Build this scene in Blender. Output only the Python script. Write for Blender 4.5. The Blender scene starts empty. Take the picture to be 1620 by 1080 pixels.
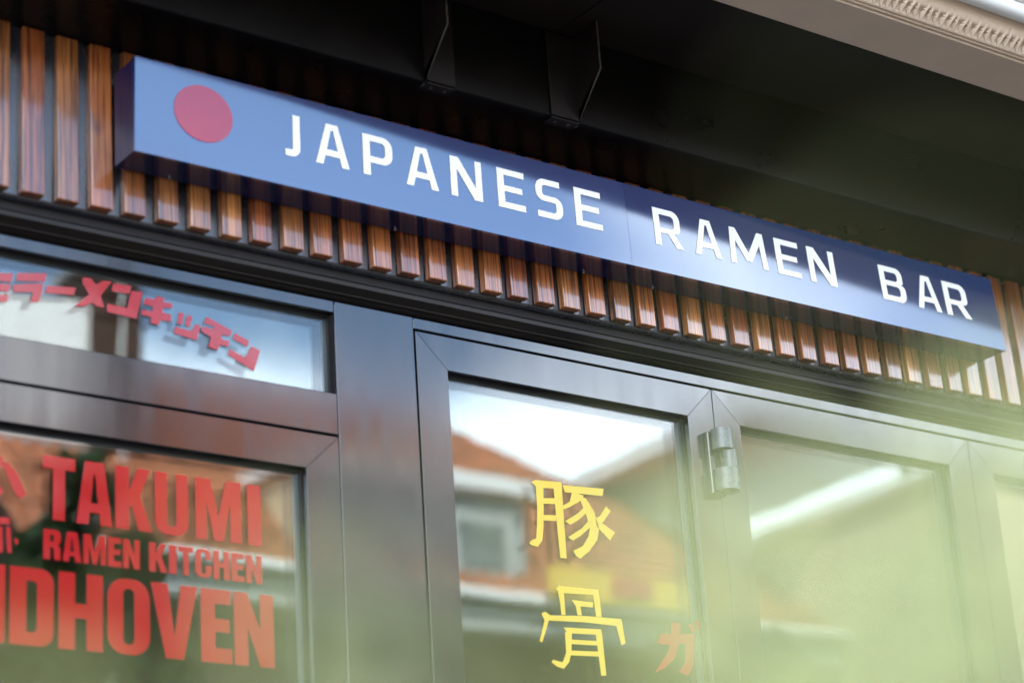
import bpy, bmesh, math, random
from mathutils import Vector, Matrix
random.seed(7)
SC = bpy.context.scene
COL = SC.collection

# ------------------------------------------------------------------ camera
# Design coordinates: X along the shopfront, Y away from the camera into the shop, Z above eye level.
EYE = (0.0, -3.5, 1.6)
def W(x, y, z): return Vector((x + EYE[0], y + EYE[1], z + EYE[2]))
cam_d = bpy.data.cameras.new('camera'); cam = bpy.data.objects.new('camera', cam_d); COL.objects.link(cam)
right = Vector((0.8074, -0.5864, -0.0642)); down = Vector((0.1622, 0.3252, -0.9316)); fwd = Vector((0.5672, 0.7417, 0.3577))
fwd.normalize(); right = (right - fwd * right.dot(fwd)).normalized(); up = right.cross(fwd)
cam.matrix_world = Matrix(((right.x, up.x, -fwd.x, EYE[0]), (right.y, up.y, -fwd.y, EYE[1]), (right.z, up.z, -fwd.z, EYE[2]), (0, 0, 0, 1)))
cam_d.sensor_width = 36.0; cam_d.sensor_fit = 'HORIZONTAL'; cam_d.lens = 3639.6 / 1620 * 36
cam_d.clip_start = 0.02; cam_d.clip_end = 2000
cam_d.dof.use_dof = True; cam_d.dof.focus_distance = 5.0; cam_d.dof.aperture_fstop = 2.2
SC.camera = cam

# ------------------------------------------------------------------ sky, sun, exposure
SUN = Vector((-0.34, 0.60, 0.80)).normalized()          # towards the sun: behind the shop, lighting the far side of the street
world = bpy.data.worlds.new('World'); SC.world = world; world.use_nodes = True
nt = world.node_tree; nt.nodes.clear()
o_ = nt.nodes.new('ShaderNodeOutputWorld'); bg = nt.nodes.new('ShaderNodeBackground')
sky = nt.nodes.new('ShaderNodeTexSky'); sky.sky_type = 'NISHITA'; sky.sun_disc = False
sky.sun_elevation = math.asin(SUN.z); sky.sun_rotation = math.atan2(SUN.x, SUN.y)
sky.air_density = 1.15; sky.ozone_density = 1.6; sky.dust_density = 0.1
tc = nt.nodes.new('ShaderNodeTexCoord'); mp = nt.nodes.new('ShaderNodeMapping')
mp.inputs['Scale'].default_value = (1.6, 1.6, 3.6); mp.inputs['Location'].default_value = (3.1, 0.4, 1.3)
cn = nt.nodes.new('ShaderNodeTexNoise'); cn.inputs['Scale'].default_value = 1.7; cn.inputs['Detail'].default_value = 10; cn.inputs['Roughness'].default_value = 0.58
cr = nt.nodes.new('ShaderNodeValToRGB'); cr.color_ramp.elements[0].position = 0.44; cr.color_ramp.elements[1].position = 0.72
mx = nt.nodes.new('ShaderNodeMix'); mx.data_type = 'RGBA'
nt.links.new(tc.outputs['Generated'], mp.inputs['Vector']); nt.links.new(mp.outputs[0], cn.inputs['Vector'])

sp = nt.nodes.new('ShaderNodeSeparateXYZ'); nt.links.new(tc.outputs['Generated'], sp.inputs[0])
hz = nt.nodes.new('ShaderNodeMapRange'); hz.interpolation_type = 'SMOOTHSTEP'            # more cloud and haze lower in the sky
hz.inputs['From Min'].default_value = 0.30; hz.inputs['From Max'].default_value = 0.44; hz.inputs['To Min'].default_value = 0.10; hz.inputs['To Max'].default_value = 0.0
nt.links.new(sp.outputs['Z'], hz.inputs['Value'])
ad0 = nt.nodes.new('ShaderNodeMath'); nt.links.new(cn.outputs['Fac'], ad0.inputs[0]); nt.links.new(hz.outputs[0], ad0.inputs[1]); acc = ad0.outputs[0]
for dx, dz, deg, amt in ((.56, .45, 5.5, .18), (.82, .43, 6, .05), (.95, .68, 6, .05), (.62, .58, 9, -.32), (1.05, .44, 6, .16), (-.9, .7, 25, .10), (.2, 1.4, 25, -.10)):
    vd = nt.nodes.new('ShaderNodeVectorMath'); vd.operation = 'DOT_PRODUCT'; vd.inputs[1].default_value = Vector((dx, -1, dz)).normalized()
    nt.links.new(tc.outputs['Generated'], vd.inputs[0])
    mr = nt.nodes.new('ShaderNodeMapRange'); mr.interpolation_type = 'SMOOTHSTEP'
    mr.inputs['From Min'].default_value = math.cos(math.radians(deg)); mr.inputs['From Max'].default_value = 1.0; mr.inputs['To Max'].default_value = amt
    nt.links.new(vd.outputs['Value'], mr.inputs['Value'])
    sm = nt.nodes.new('ShaderNodeMath'); nt.links.new(acc, sm.inputs[0]); nt.links.new(mr.outputs[0], sm.inputs[1]); acc = sm.outputs[0]
nt.links.new(acc, cr.inputs['Fac']); nt.links.new(cr.outputs['Color'], mx.inputs['Factor'])
nt.links.new(sky.outputs[0], mx.inputs['A']); mx.inputs['B'].default_value = (9.8, 11.0, 12.4, 1)
nt.links.new(mx.outputs['Result'], bg.inputs['Color']); bg.inputs['Strength'].default_value = 0.15
nt.links.new(bg.outputs[0], o_.inputs['Surface'])
sun_d = bpy.data.lights.new('sun', 'SUN'); sun_d.energy = 3.6; sun_d.angle = math.radians(0.5); sun_d.color = (1.0, 0.94, 0.85)
sun = bpy.data.objects.new('sun', sun_d); COL.objects.link(sun)
sun.rotation_euler = SUN.to_track_quat('Z', 'Y').to_euler(); sun.location = (0, 0, 30)
SC.view_settings.view_transform = 'Standard'; SC.view_settings.look = 'None'
SC.view_settings.exposure = 2.3; SC.view_settings.gamma = 1; SC.view_settings.use_curve_mapping = False
SC.render.engine = 'CYCLES'
cy = SC.cycles
cy.use_denoising = True; cy.max_bounces = 10; cy.transparent_max_bounces = 24; cy.glossy_bounces = 6; cy.diffuse_bounces = 4
cy.caustics_reflective = False; cy.caustics_refractive = False; cy.sample_clamp_indirect = 8

# ------------------------------------------------------------------ materials
def mat(name):
    m = bpy.data.materials.new(name); m.use_nodes = True
    n = m.node_tree; return m, n, n.nodes['Principled BSDF']
def L(n, a, b): n.links.new(a, b)
def noise(n, scale, vec=None, detail=5, rough=0.55, coord='Object', dist=0):
    tcn = n.nodes.new('ShaderNodeTexCoord'); mpn = n.nodes.new('ShaderNodeMapping'); t = n.nodes.new('ShaderNodeTexNoise')
    mpn.inputs['Scale'].default_value = vec or (1, 1, 1)
    t.inputs['Scale'].default_value = scale; t.inputs['Detail'].default_value = detail; t.inputs['Roughness'].default_value = rough
    t.inputs['Distortion'].default_value = dist
    L(n, tcn.outputs[coord], mpn.inputs['Vector']); L(n, mpn.outputs[0], t.inputs['Vector'])
    return t.outputs['Fac'], mpn
def ramp(n, fac, stops):
    r = n.nodes.new('ShaderNodeValToRGB'); e = r.color_ramp.elements
    while len(e) < len(stops): e.new(0.5)
    for k, (p, c) in enumerate(stops):
        e[k].position = p; e[k].color = (*c, 1) if len(c) == 3 else c
    L(n, fac, r.inputs['Fac']); return r.outputs['Color']
def bump(n, p, h, strength, dist=0.001):
    b = n.nodes.new('ShaderNodeBump'); b.inputs['Strength'].default_value = strength; b.inputs['Distance'].default_value = dist
    L(n, h, b.inputs['Height']); L(n, b.outputs[0], p.inputs['Normal'])
def painted(name, c, rough, ior=1.5, vary=0.12, bmp=0.05, streak=(1, 1, 1), nscale=9, rv=0.06, metallic=0.0):
    m, n, p = mat(name)
    f, _ = noise(n, nscale, streak)
    lo = tuple(v * (1 - vary) for v in c); hi = tuple(min(1, v * (1 + vary)) for v in c)
    L(n, ramp(n, f, [(0.3, lo), (0.7, hi)]), p.inputs['Base Color'])
    L(n, ramp(n, f, [(0.3, (rough - rv,) * 3), (0.7, (rough + rv,) * 3)]), p.inputs['Roughness'])
    p.inputs['IOR'].default_value = ior; p.inputs['Metallic'].default_value = metallic
    f2, _ = noise(n, 420, None, 2)
    bump(n, p, f2, bmp, 0.0006)
    return m
M = {}
M['frame'] = painted('anthracite_paint', (0.0045, 0.0060, 0.0105), 0.095, 1.75, 0.12, 0.012, (5, 5, 0.9), 4, 0.03)
M['head'] = painted('dark_bronze_paint', (0.012, 0.009, 0.007), 0.42, 1.4, 0.25, 0.06, (0.5, 9, 9), 12)
M['panel'] = painted('grey_backing_metal', (0.016, 0.018, 0.025), 0.26, 1.8, 0.15, 0.06, (2, 2, 2), 9)
M['black'] = painted('black_gloss_soffit', (0.0025, 0.0020, 0.0018), 0.30, 1.2, 0.3, 0.04, (1, 1, 1), 6, 0.04)
M['soffit'] = painted('black_satin_soffit', (0.0100, 0.0062, 0.0048), 0.6, 1.22, 0.35, 0.08, (1, 1, 1), 3.5, 0.08)
M['bracket'] = painted('black_steel', (0.006, 0.004, 0.0035), 0.45, 1.25, 0.3, 0.1, (1, 1, 1), 30, 0.08)
M['edge'] = painted('lit_steel_edge', (0.030, 0.023, 0.017), 0.4, 1.5, 0.5, 0.15, (1, 1, 1), 60, 0.1)  # paler than the plates: light along the edges is put into the colour
M['cream'] = painted('cream_render', (0.66, 0.51, 0.39), 0.7, 1.45, 0.05, 0.25, (1, 1, 1), 5, 0.03)
M['white'] = painted('white_painted_plaster', (0.80, 0.80, 0.79), 0.6, 1.45, 0.04, 0.2, (1, 1, 1), 6, 0.03)
M['gasket'] = painted('black_rubber', (0.012, 0.010, 0.012), 0.5, 1.45, 0.2)
M['gap'] = painted('shadow_gap_filler', (0.010, 0.008, 0.010), 0.7, 1.4, 0.2)
M['spacer'] = painted('grey_spacer', (0.16, 0.17, 0.18), 0.35, 1.5, 0.1)
M['hinge'] = painted('satin_hinge_metal', (0.13, 0.135, 0.14), 0.28, 1.6, 0.1, 0.05, (1, 1, 1), 30, 0.05, 0.0)
M['letter'] = painted('white_letter_acrylic', (0.88, 0.88, 0.88), 0.4, 1.3, 0.02, 0.02)
M['disc'] = painted('red_vinyl_disc', (0.36, 0.012, 0.03), 0.09, 1.75, 0.06, 0.02)
M['red'] = painted('red_vinyl', (0.36, 0.006, 0.010), 0.10, 1.6, 0.05, 0.03)
M['yellow'] = painted('yellow_vinyl', (0.72, 0.50, 0.045), 0.3, 1.4, 0.04, 0.03)
M['screw'] = painted('bright_screw', (0.6, 0.6, 0.6), 0.25, 1.5, 0.1, 0.05, metallic=0.9)
M['signblue'] = painted('navy_sign_enamel', (0.006, 0.024, 0.11), 0.075, 2.35, 0.06, 0.012, (1, 1, 1), 3, 0.02)
M['signend'] = painted('navy_sign_side', (0.008, 0.010, 0.050), 0.14, 1.4, 0.1, 0.02, (1, 1, 1), 3, 0.02)

def wood():
    m, n, p = mat('varnished_larch')
    oi = n.nodes.new('ShaderNodeObjectInfo')
    tcn = n.nodes.new('ShaderNodeTexCoord'); ad = n.nodes.new('ShaderNodeVectorMath'); ad.operation = 'MULTIPLY_ADD'
    cmb = n.nodes.new('ShaderNodeCombineXYZ')
    for k in range(3): L(n, oi.outputs['Random'], cmb.inputs[k])
    ad.inputs[1].default_value = (37, 91, 53)
    L(n, cmb.outputs[0], ad.inputs[0]); L(n, tcn.outputs['Object'], ad.inputs[2])
    def ns(sc, scale, detail=4, dist=0.0, rough=0.6):
        mpn = n.nodes.new('ShaderNodeMapping'); mpn.inputs['Scale'].default_value = sc
        t = n.nodes.new('ShaderNodeTexNoise'); t.inputs['Scale'].default_value = scale; t.inputs['Detail'].default_value = detail
        t.inputs['Distortion'].default_value = dist; t.inputs['Roughness'].default_value = rough
        L(n, ad.outputs[0], mpn.inputs['Vector']); L(n, mpn.outputs[0], t.inputs['Vector']); return t.outputs['Fac']
    grain = ns((1, 1, 0.018), 250, 3, 0.2)
    broad = ns((1, 1, 0.10), 26, 3, 0.6)
    knot = ns((1, 1, 0.5), 16, 2, 0.2)
    tone = n.nodes.new('ShaderNodeMath'); tone.operation = 'FRACT'
    mu = n.nodes.new('ShaderNodeMath'); mu.operation = 'MULTIPLY'; mu.inputs[1].default_value = 7.31
    L(n, oi.outputs['Random'], mu.inputs[0]); L(n, mu.outputs[0], tone.inputs[0])
    light = ramp(n, tone.outputs[0], [(0.0, (0.32, 0.080, 0.018)), (0.35, (0.50, 0.175, 0.040)), (0.6, (0.36, 0.100, 0.022)), (0.8, (0.60, 0.270, 0.075)), (1.0, (0.22, 0.060, 0.015))])
    dark = ramp(n, tone.outputs[0], [(0.0, (0.075, 0.018, 0.007)), (0.5, (0.15, 0.040, 0.012)), (0.8, (0.17, 0.060, 0.018)), (1.0, (0.060, 0.015, 0.006))])
    g2 = ramp(n, grain, [(0.42, (0, 0, 0)), (0.55, (1, 1, 1))])
    m1 = n.nodes.new('ShaderNodeMix'); m1.data_type = 'RGBA'
    L(n, g2, m1.inputs['Factor']); L(n, dark, m1.inputs['A']); L(n, light, m1.inputs['B'])
    m2 = n.nodes.new('ShaderNodeMix'); m2.data_type = 'RGBA'; m2.blend_type = 'MULTIPLY'; m2.inputs['Factor'].default_value = 1
    L(n, m1.outputs['Result'], m2.inputs['A']); L(n, ramp(n, broad, [(0.3, (0.62, 0.52, 0.48)), (0.62, (1.1, 1.08, 1.05))]), m2.inputs['B'])
    m3 = n.nodes.new('ShaderNodeMix'); m3.data_type = 'RGBA'; m3.blend_type = 'MULTIPLY'; m3.inputs['Factor'].default_value = 1
    L(n, m2.outputs['Result'], m3.inputs['A']); L(n, ramp(n, knot, [(0.22, (0.35, 0.25, 0.2)), (0.34, (1, 1, 1))]), m3.inputs['B'])
    L(n, m3.outputs['Result'], p.inputs['Base Color'])
    p.inputs['Roughness'].default_value = 0.32
    p.inputs['Coat Weight'].default_value = 1.0; p.inputs['Coat Roughness'].default_value = 0.07; p.inputs['Coat IOR'].default_value = 1.65
    b = n.nodes.new('ShaderNodeBump'); b.inputs['Strength'].default_value = 0.28; b.inputs['Distance'].default_value = 0.0008
    L(n, grain, b.inputs['Height']); L(n, b.outputs[0], p.inputs['Normal']); L(n, b.outputs[0], p.inputs['Coat Normal'])
    return m
M['wood'] = wood()

def glass():
    m, n, p = mat('window_glass'); n.nodes.remove(p)
    out = n.nodes['Material Output']
    geo = n.nodes.new('ShaderNodeNewGeometry'); dot = n.nodes.new('ShaderNodeVectorMath'); dot.operation = 'DOT_PRODUCT'
    L(n, geo.outputs['Normal'], dot.inputs[0]); L(n, geo.outputs['Incoming'], dot.inputs[1])
    ab = n.nodes.new('ShaderNodeMath'); ab.operation = 'ABSOLUTE'; L(n, dot.outputs['Value'], ab.inputs[0])
    om = n.nodes.new('ShaderNodeMath'); om.operation = 'SUBTRACT'; om.inputs[0].default_value = 1; L(n, ab.outputs[0], om.inputs[1])
    pw = n.nodes.new('ShaderNodeMath'); pw.operation = 'POWER'; pw.inputs[1].default_value = 5; L(n, om.outputs[0], pw.inputs[0])
    ma = n.nodes.new('ShaderNodeMath'); ma.operation = 'MULTIPLY_ADD'; ma.inputs[1].default_value = 0.93; ma.inputs[2].default_value = 0.07
    L(n, pw.outputs[0], ma.inputs[0])
    tr = n.nodes.new('ShaderNodeBsdfTransparent'); tr.inputs['Color'].default_value = (0.93, 0.96, 0.95, 1)
    gl = n.nodes.new('ShaderNodeBsdfGlossy'); gl.inputs['Roughness'].default_value = 0.0
    f, _ = noise(n, 2.2, None, 2)
    b = n.nodes.new('ShaderNodeBump'); b.inputs['Strength'].default_value = 0.10; b.inputs['Distance'].default_value = 0.004
    L(n, f, b.inputs['Height']); L(n, b.outputs[0], gl.inputs['Normal'])
    ms = n.nodes.new('ShaderNodeMixShader')
    L(n, ma.outputs[0], ms.inputs['Fac']); L(n, tr.outputs[0], ms.inputs[1]); L(n, gl.outputs[0], ms.inputs[2]); L(n, ms.outputs[0], out.inputs['Surface'])
    return m
M['glass'] = glass()
def leafmat(name, lo, hi, trans=0.5):
    m, n, p = mat(name)
    f, _ = noise(n, 22 if trans else 3, None, 3)
    c = ramp(n, f, [(0.3, lo), (0.7, hi)])
    L(n, c, p.inputs['Base Color']); p.inputs['Roughness'].default_value = 0.42
    if trans:
        out = n.nodes['Material Output']; t = n.nodes.new('ShaderNodeBsdfTranslucent'); ms = n.nodes.new('ShaderNodeMixShader')
        hv = n.nodes.new('ShaderNodeMix'); hv.data_type = 'RGBA'; hv.blend_type = 'MULTIPLY'; hv.inputs['Factor'].default_value = 1
        L(n, c, hv.inputs['A']); hv.inputs['B'].default_value = (1.7, 1.6, 1.6, 1)
        L(n, hv.outputs['Result'], t.inputs['Color']); ms.inputs['Fac'].default_value = trans
        L(n, p.outputs[0], ms.inputs[1]); L(n, t.outputs[0], ms.inputs[2]); L(n, ms.outputs[0], out.inputs['Surface'])
    return m
M['leaf'] = leafmat('fresh_green_leaf', (0.185, 0.225, 0.10), (0.25, 0.295, 0.145))
M['crown'] = leafmat('tree_leaf', (0.02, 0.045, 0.014), (0.055, 0.09, 0.03), 0.3)
M['pale'] = leafmat('pale_tree_leaf', (0.10, 0.15, 0.06), (0.20, 0.27, 0.13), 0.3)
M['bark'] = painted('bark', (0.12, 0.09, 0.06), 0.8, 1.4, 0.4, 0.5, (4, 4, 0.6), 20)
M['tile'] = painted('clay_roof_tile', (0.38, 0.145, 0.070), 0.7, 1.45, 0.45, 0.4, (1, 1, 1), 2.6)
M['slate'] = painted('grey_slate', (0.16, 0.19, 0.18), 0.6, 1.45, 0.3, 0.4, (1, 1, 1), 2.0)
M['creamwall'] = painted('cream_wall', (0.66, 0.56, 0.38), 0.8, 1.4, 0.06, 0.3, (1, 1, 1), 1)
M['greyboard'] = painted('grey_eaves_board', (0.34, 0.36, 0.36), 0.6, 1.4, 0.1)
M['brownbrick'] = painted('brown_brick', (0.055, 0.030, 0.020), 0.85, 1.4, 0.35, 0.5, (1, 1, 3), 3)
M['darkroom'] = painted('dark_interior_paint', (0.05, 0.048, 0.045), 0.8, 1.4, 0.2)
M['floor'] = painted('interior_floor', (0.10, 0.08, 0.06), 0.5, 1.45, 0.3)
M['asphalt'] = painted('asphalt', (0.07, 0.07, 0.07), 0.85, 1.4, 0.3, 0.6, (1, 1, 1), 40)
M['paving'] = painted('paving', (0.15, 0.135, 0.12), 0.8, 1.4, 0.15, 0.4, (1, 1, 1), 8)
M['trim'] = painted('pale_window_trim', (0.42, 0.44, 0.43), 0.6, 1.4, 0.1)
M['signyellow'] = painted('yellow_board', (0.75, 0.50, 0.08), 0.5, 1.45, 0.06)
M['signred'] = painted('red_board', (0.50, 0.10, 0.08), 0.5, 1.45, 0.06)

# ------------------------------------------------------------------ helpers
def empty(name, loc, label=None, cat=None, group=None, kind=None):
    o = bpy.data.objects.new(name, None); COL.objects.link(o); o.location = loc; o.empty_display_size = 0.1
    tag(o, label, cat, group, kind); return o
def tag(o, label=None, cat=None, group=None, kind=None):
    if label: o['label'] = label
    if cat: o['category'] = cat
    if group: o['group'] = group
    if kind: o['kind'] = kind
    return o
def link(name, me, m, parent=None, loc=None):
    """mesh vertices are in world space; origin is moved to loc"""
    if m is not None and not me.materials: me.materials.append(m)
    o = bpy.data.objects.new(name, me); COL.objects.link(o)
    if loc is not None:
        me.transform(Matrix.Translation(-Vector(loc))); o.location = loc
    if parent is not None:
        o.parent = parent
        p = Vector((0, 0, 0)); q = parent
        while q is not None: p += q.location; q = q.parent
        o.location = o.location - p
    return o
def finish(bm, name, smooth=False):
    bmesh.ops.recalc_face_normals(bm, faces=bm.faces)
    me = bpy.data.meshes.new(name); bm.to_mesh(me); bm.free()
    if smooth:
        for f in me.polygons: f.use_smooth = True
    return me
def add_box(bm, x0, x1, y0, y1, z0, z1, bev=0.0, seg=1):
    vs = [bm.verts.new(W(x, y, z)) for x in (x0, x1) for y in (y0, y1) for z in (z0, z1)]
    fs = [bm.faces.new([vs[i] for i in f]) for f in ((0, 1, 3, 2), (4, 6, 7, 5), (0, 4, 5, 1), (2, 3, 7, 6), (0, 2, 6, 4), (1, 5, 7, 3))]
    if bev:
        es = list({e for f in fs for e in f.edges})
        bmesh.ops.bevel(bm, geom=es, offset=bev, segments=seg, affect='EDGES', profile=0.5)
def box(name, m, parent, x0, x1, y0, y1, z0, z1, bev=0.0, seg=1):
    bm = bmesh.new(); add_box(bm, x0, x1, y0, y1, z0, z1, bev, seg)
    return link(name, finish(bm, name), M[m], parent, W((x0 + x1) / 2, (y0 + y1) / 2, (z0 + z1) / 2))
def prism(name, m, parent, pts, a0, a1, axis='y', bev=0.0, closed=True):
    """pts: outline; axis y: pts are (x,z) from y=a0 to a1; axis x: pts are (y,z) from x=a0 to a1"""
    bm = bmesh.new()
    f = (lambda p, a: W(p[0], a, p[1])) if axis == 'y' else (lambda p, a: W(a, p[0], p[1]))
    A = [bm.verts.new(f(p, a0)) for p in pts]; B = [bm.verts.new(f(p, a1)) for p in pts]
    bm.faces.new(A); bm.faces.new(B[::-1])
    for i in range(len(pts)):
        j = (i + 1) % len(pts); bm.faces.new([A[i], B[i], B[j], A[j]])
    if bev: bmesh.ops.bevel(bm, geom=list(bm.edges), offset=bev, segments=1, affect='EDGES', profile=0.5)
    c = sum((v.co for v in bm.verts), Vector()) / len(bm.verts)
    return link(name, finish(bm, name), M[m], parent, c)
def cyl(name, m, parent, p0, p1, r0, r1=None, n=24, smooth=True, bev=0.0):
    r1 = r0 if r1 is None else r1
    a, b = W(*p0), W(*p1); d = b - a
    bm = bmesh.new(); bmesh.ops.create_cone(bm, cap_ends=True, cap_tris=False, segments=n, radius1=r0, radius2=r1, depth=d.length)
    if bev: bmesh.ops.bevel(bm, geom=[e for e in bm.edges if any(len(f.verts) > 4 for f in e.link_faces)], offset=bev, segments=2, affect='EDGES', profile=0.5)
    mtx = Matrix.Translation((a + b) / 2) @ d.to_track_quat('Z', 'Y').to_matrix().to_4x4()
    bmesh.ops.transform(bm, matrix=mtx, verts=bm.verts)
    me = finish(bm, name)
    if smooth:
        for f in me.polygons: f.use_smooth = len(f.vertices) == 4
        me.set_sharp_from_angle(angle=math.radians(40))
    return link(name, me, M[m], parent, (a + b) / 2)
def rounded(pts):
    """pts: (x, y) or (x, y, r); returns the outline with rounded corners"""
    out = []; n = len(pts)
    for i in range(n):
        p = Vector(pts[i][:2])
        if len(pts[i]) < 3 or pts[i][2] <= 0: out.append(p); continue
        a = Vector(pts[i - 1][:2]) - p; b = Vector(pts[(i + 1) % n][:2]) - p
        la, lb = a.length, b.length; a.normalize(); b.normalize()
        ang = math.acos(max(-1, min(1, a.dot(b)))); t = min(pts[i][2] / math.tan(ang / 2), la * 0.95, lb * 0.95); r = t * math.tan(ang / 2)
        c = p + (a + b).normalized() * (r / math.sin(ang / 2)); s = p + a * t; e = p + b * t
        for k in range(7):
            q = s.lerp(e, k / 6) - c
            out.append(c + q.normalized() * r)
    return out
def flat_glyph(name, m, parent, contours, yplane, depth):
    """contours in (x,z); filled 2D curve with holes, extruded to depth in front of yplane"""
    cu = bpy.data.curves.new(name, 'CURVE'); cu.dimensions = '2D'; cu.fill_mode = 'BOTH'; cu.extrude = depth / 2
    for c in contours:
        sp = cu.splines.new('POLY'); sp.points.add(len(c) - 1)
        for k, p in enumerate(c): sp.points[k].co = (p[0], p[1], 0, 1)
        sp.use_cyclic_u = True
    tmp = bpy.data.objects.new('tmp', cu); COL.objects.link(tmp)
    dg = bpy.context.evaluated_depsgraph_get(); me = bpy.data.meshes.new_from_object(tmp.evaluated_get(dg))
    bpy.data.objects.remove(tmp); bpy.data.curves.remove(cu)
    yp = yplane if callable(yplane) else (lambda x, z: yplane)
    for v in me.vertices:
        x, z, d = v.co.x, v.co.y, v.co.z
        v.co = W(x, yp(x, z) - depth / 2 - d, z)
    me.materials.clear(); me.name = name
    bm = bmesh.new(); bm.from_mesh(me); bmesh.ops.recalc_face_normals(bm, faces=bm.faces); bm.to_mesh(me); bm.free()
    xs = [p[0] for c in contours for p in c]; zs = [p[1] for c in contours for p in c]
    cx, cz = sum(xs) / len(xs), sum(zs) / len(zs)
    return link(name, me, M[m], parent, W(cx, yp(cx, cz), cz))

# ------------------------------------------------------------------ ground
def sheet(name, m, x0, x1, y0, y1, z, label=None):
    bm = bmesh.new(); vs = [bm.verts.new((a, b, z)) for a, b in ((x0, y0), (x1, y0), (x1, y1), (x0, y1))]; bm.faces.new(vs)
    o = link(name, finish(bm, name), M[m], None, ((x0 + x1) / 2, (y0 + y1) / 2, z)); o['kind'] = 'structure'; return o
sheet('ground', 'paving', -400, 400, -400, 400, -0.12)
sheet('street', 'asphalt', -200, 200, -11.2, -5.2, -0.10)
bm = bmesh.new(); add_box(bm, -60, 60, -1.7, 3.57, -1.72, -1.6)
pv = link('pavement', finish(bm, 'pavement'), M['paving'], None, (0, 0, 0)); pv['kind'] = 'structure'
bm = bmesh.new(); add_box(bm, -60, 60, -12.5, -7.7, -1.72, -1.6)
pv = link('pavement', finish(bm, 'pavement'), M['paving'], None, (0, -13, 0)); pv['kind'] = 'structure'

# ------------------------------------------------------------------ shop building shell
BX0, BX1 = -4.0, 12.0
YF = 3.575        # front plane of the metal frames; frame numbers scaled about the camera to it
YG = 3.5995        # outer face of the glass
ZU = 1.7355        # underside of the header
shop = empty('shop_building', W(4, 3.7, -1.6), 'single storey ramen shop with dark metal front under a black canopy', 'building')
box('wall', 'white', shop, BX0, BX1, 2.81, 3.3, 2.44, 2.80)
box('roof', 'soffit', shop, BX0, BX1, 3.3, 11, 2.50, 2.60)
box('wall', 'darkroom', shop, BX0, BX1, 3.546, 3.60, 1.80, 2.498)
box('wall', 'darkroom', shop, BX0 - .2, BX0, 3.70, 11, -1.6, 2.498)
box('wall', 'darkroom', shop, BX1, BX1 + .2, 3.70, 11, -1.6, 2.498)
box('wall', 'darkroom', shop, BX0, BX1, 10.9, 11.1, -1.6, 2.498)
box('wall', 'frame', shop, BX0, 0.60, 3.58, 3.70, -1.6, ZU - .001)
box('wall', 'frame', shop, 5.96, BX1, 3.58, 3.70, -1.6, ZU - .001)
box('floor', 'floor', shop, BX0, BX1, 3.572, 10.9, -1.62, -1.59)
box('ceiling', 'darkroom', shop, BX0, BX1, 3.70, 10.9, 1.95, 2.0)

# header recess above the doors: stepped metal soffit
hd = empty('door_header', W(3, 3.55, ZU), 'dark bronze stepped metal header between the timber slats and the door frames', 'header')
prism('header_back', 'gap', hd, [(3.5365, 1.80), (3.5365, 1.766), (3.60, 1.740), (3.60, 1.80)], BX0, BX1, 'x')
def header(y0, z0, y1, z1, m='head'):      # slanted profile with a fine raised edge
    prism('header_profile', m, hd, [(y0, z0), (y0 - .0012, z0 - .0012), (y0 + .0006, z0 - .0022), (y1, z1), (y1, z1 + .012), (y0, z0 + .012)], BX0, BX1, 'x')
header(3.5395, 1.7560, 3.5560, 1.7455); header(3.5565, 1.7440, 3.5640, 1.7400); header(3.5644, 1.7392, 3.5735, ZU)
# ------------------------------------------------------------------ slatted cladding
clad = empty('slat_cladding', W(3, 3.5, 1.79), 'row of varnished upright timber slats on a grey metal backing behind the shop sign', 'cladding')
bm = bmesh.new()
prof = [(3.521, 2.132), (3.521, 1.7905), (3.5225, 1.7855), (3.529, 1.7825), (3.545, 1.7825), (3.545, 2.132)]
A = [bm.verts.new(W(BX0, a, b)) for a, b in prof]; B = [bm.verts.new(W(BX1, a, b)) for a, b in prof]
bm.faces.new(A); bm.faces.new(B[::-1])
for i in range(len(prof)): bm.faces.new([A[i], B[i], B[(i + 1) % 6], A[(i + 1) % 6]])
link('backing_panel', finish(bm, 'backing_panel'), M['panel'], clad, W(3, 3.54, 1.95))
bm = bmesh.new(); add_box(bm, -.0218, .0218, -.0095, .0095, 0, .341, .0022, 2)
for v in bm.verts: v.co -= Vector(EYE)
slat_me = finish(bm, 'slat'); slat_me.materials.append(M['wood'])
rs = random.Random(3)
for i in range(-6, 50):
    s = bpy.data.objects.new('slat', slat_me); COL.objects.link(s); s.parent = clad
    s.location = W(1.68395 + .06830 * i + rs.uniform(-.0015, .0015), 3.5100 + rs.uniform(-.0005, .0008), 1.7912 + rs.uniform(-.0015, .001)) - clad.location
    s.rotation_euler = (math.radians(-1.5 + rs.uniform(-.15, .15)), 0, math.radians(rs.uniform(-1.1, 1.1)))
    s.scale = (1 + rs.uniform(-.02, .02), 1, 1)

# ------------------------------------------------------------------ canopy above the slats
can = empty('canopy', W(3, 3.2, 2.13), 'black canopy soffit ending in a cream cornice with carved leaves and a white bead', 'canopy')
box('beam', 'black', can, BX0, BX1, 3.3330, 3.56, 2.133, 2.36, .0015)
box('soffit_panel', 'soffit', can, BX0, 2.72, 3.0620, 3.3315, 2.3348, 2.3562, .001)  # soffit and cornice depths and heights scaled about the camera
box('soffit_panel', 'soffit', can, 2.723, 5.6, 3.0620, 3.3315, 2.3348, 2.3562, .001)
box('soffit_panel', 'soffit', can, 5.603, BX1, 3.0620, 3.3315, 2.3348, 2.3562, .001)
box('cornice_band', 'cream', can, BX0, BX1, 2.9294, 3.0600, 2.3343, 2.3970, .002)
box('cornice_fillet', 'cream', can, BX0, BX1, 2.9212, 2.9279, 2.3383, 2.3970, .0012)
box('cornice_fillet', 'cream', can, BX0, BX1, 2.9142, 2.9197, 2.3415, 2.3970, .0012)
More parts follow.
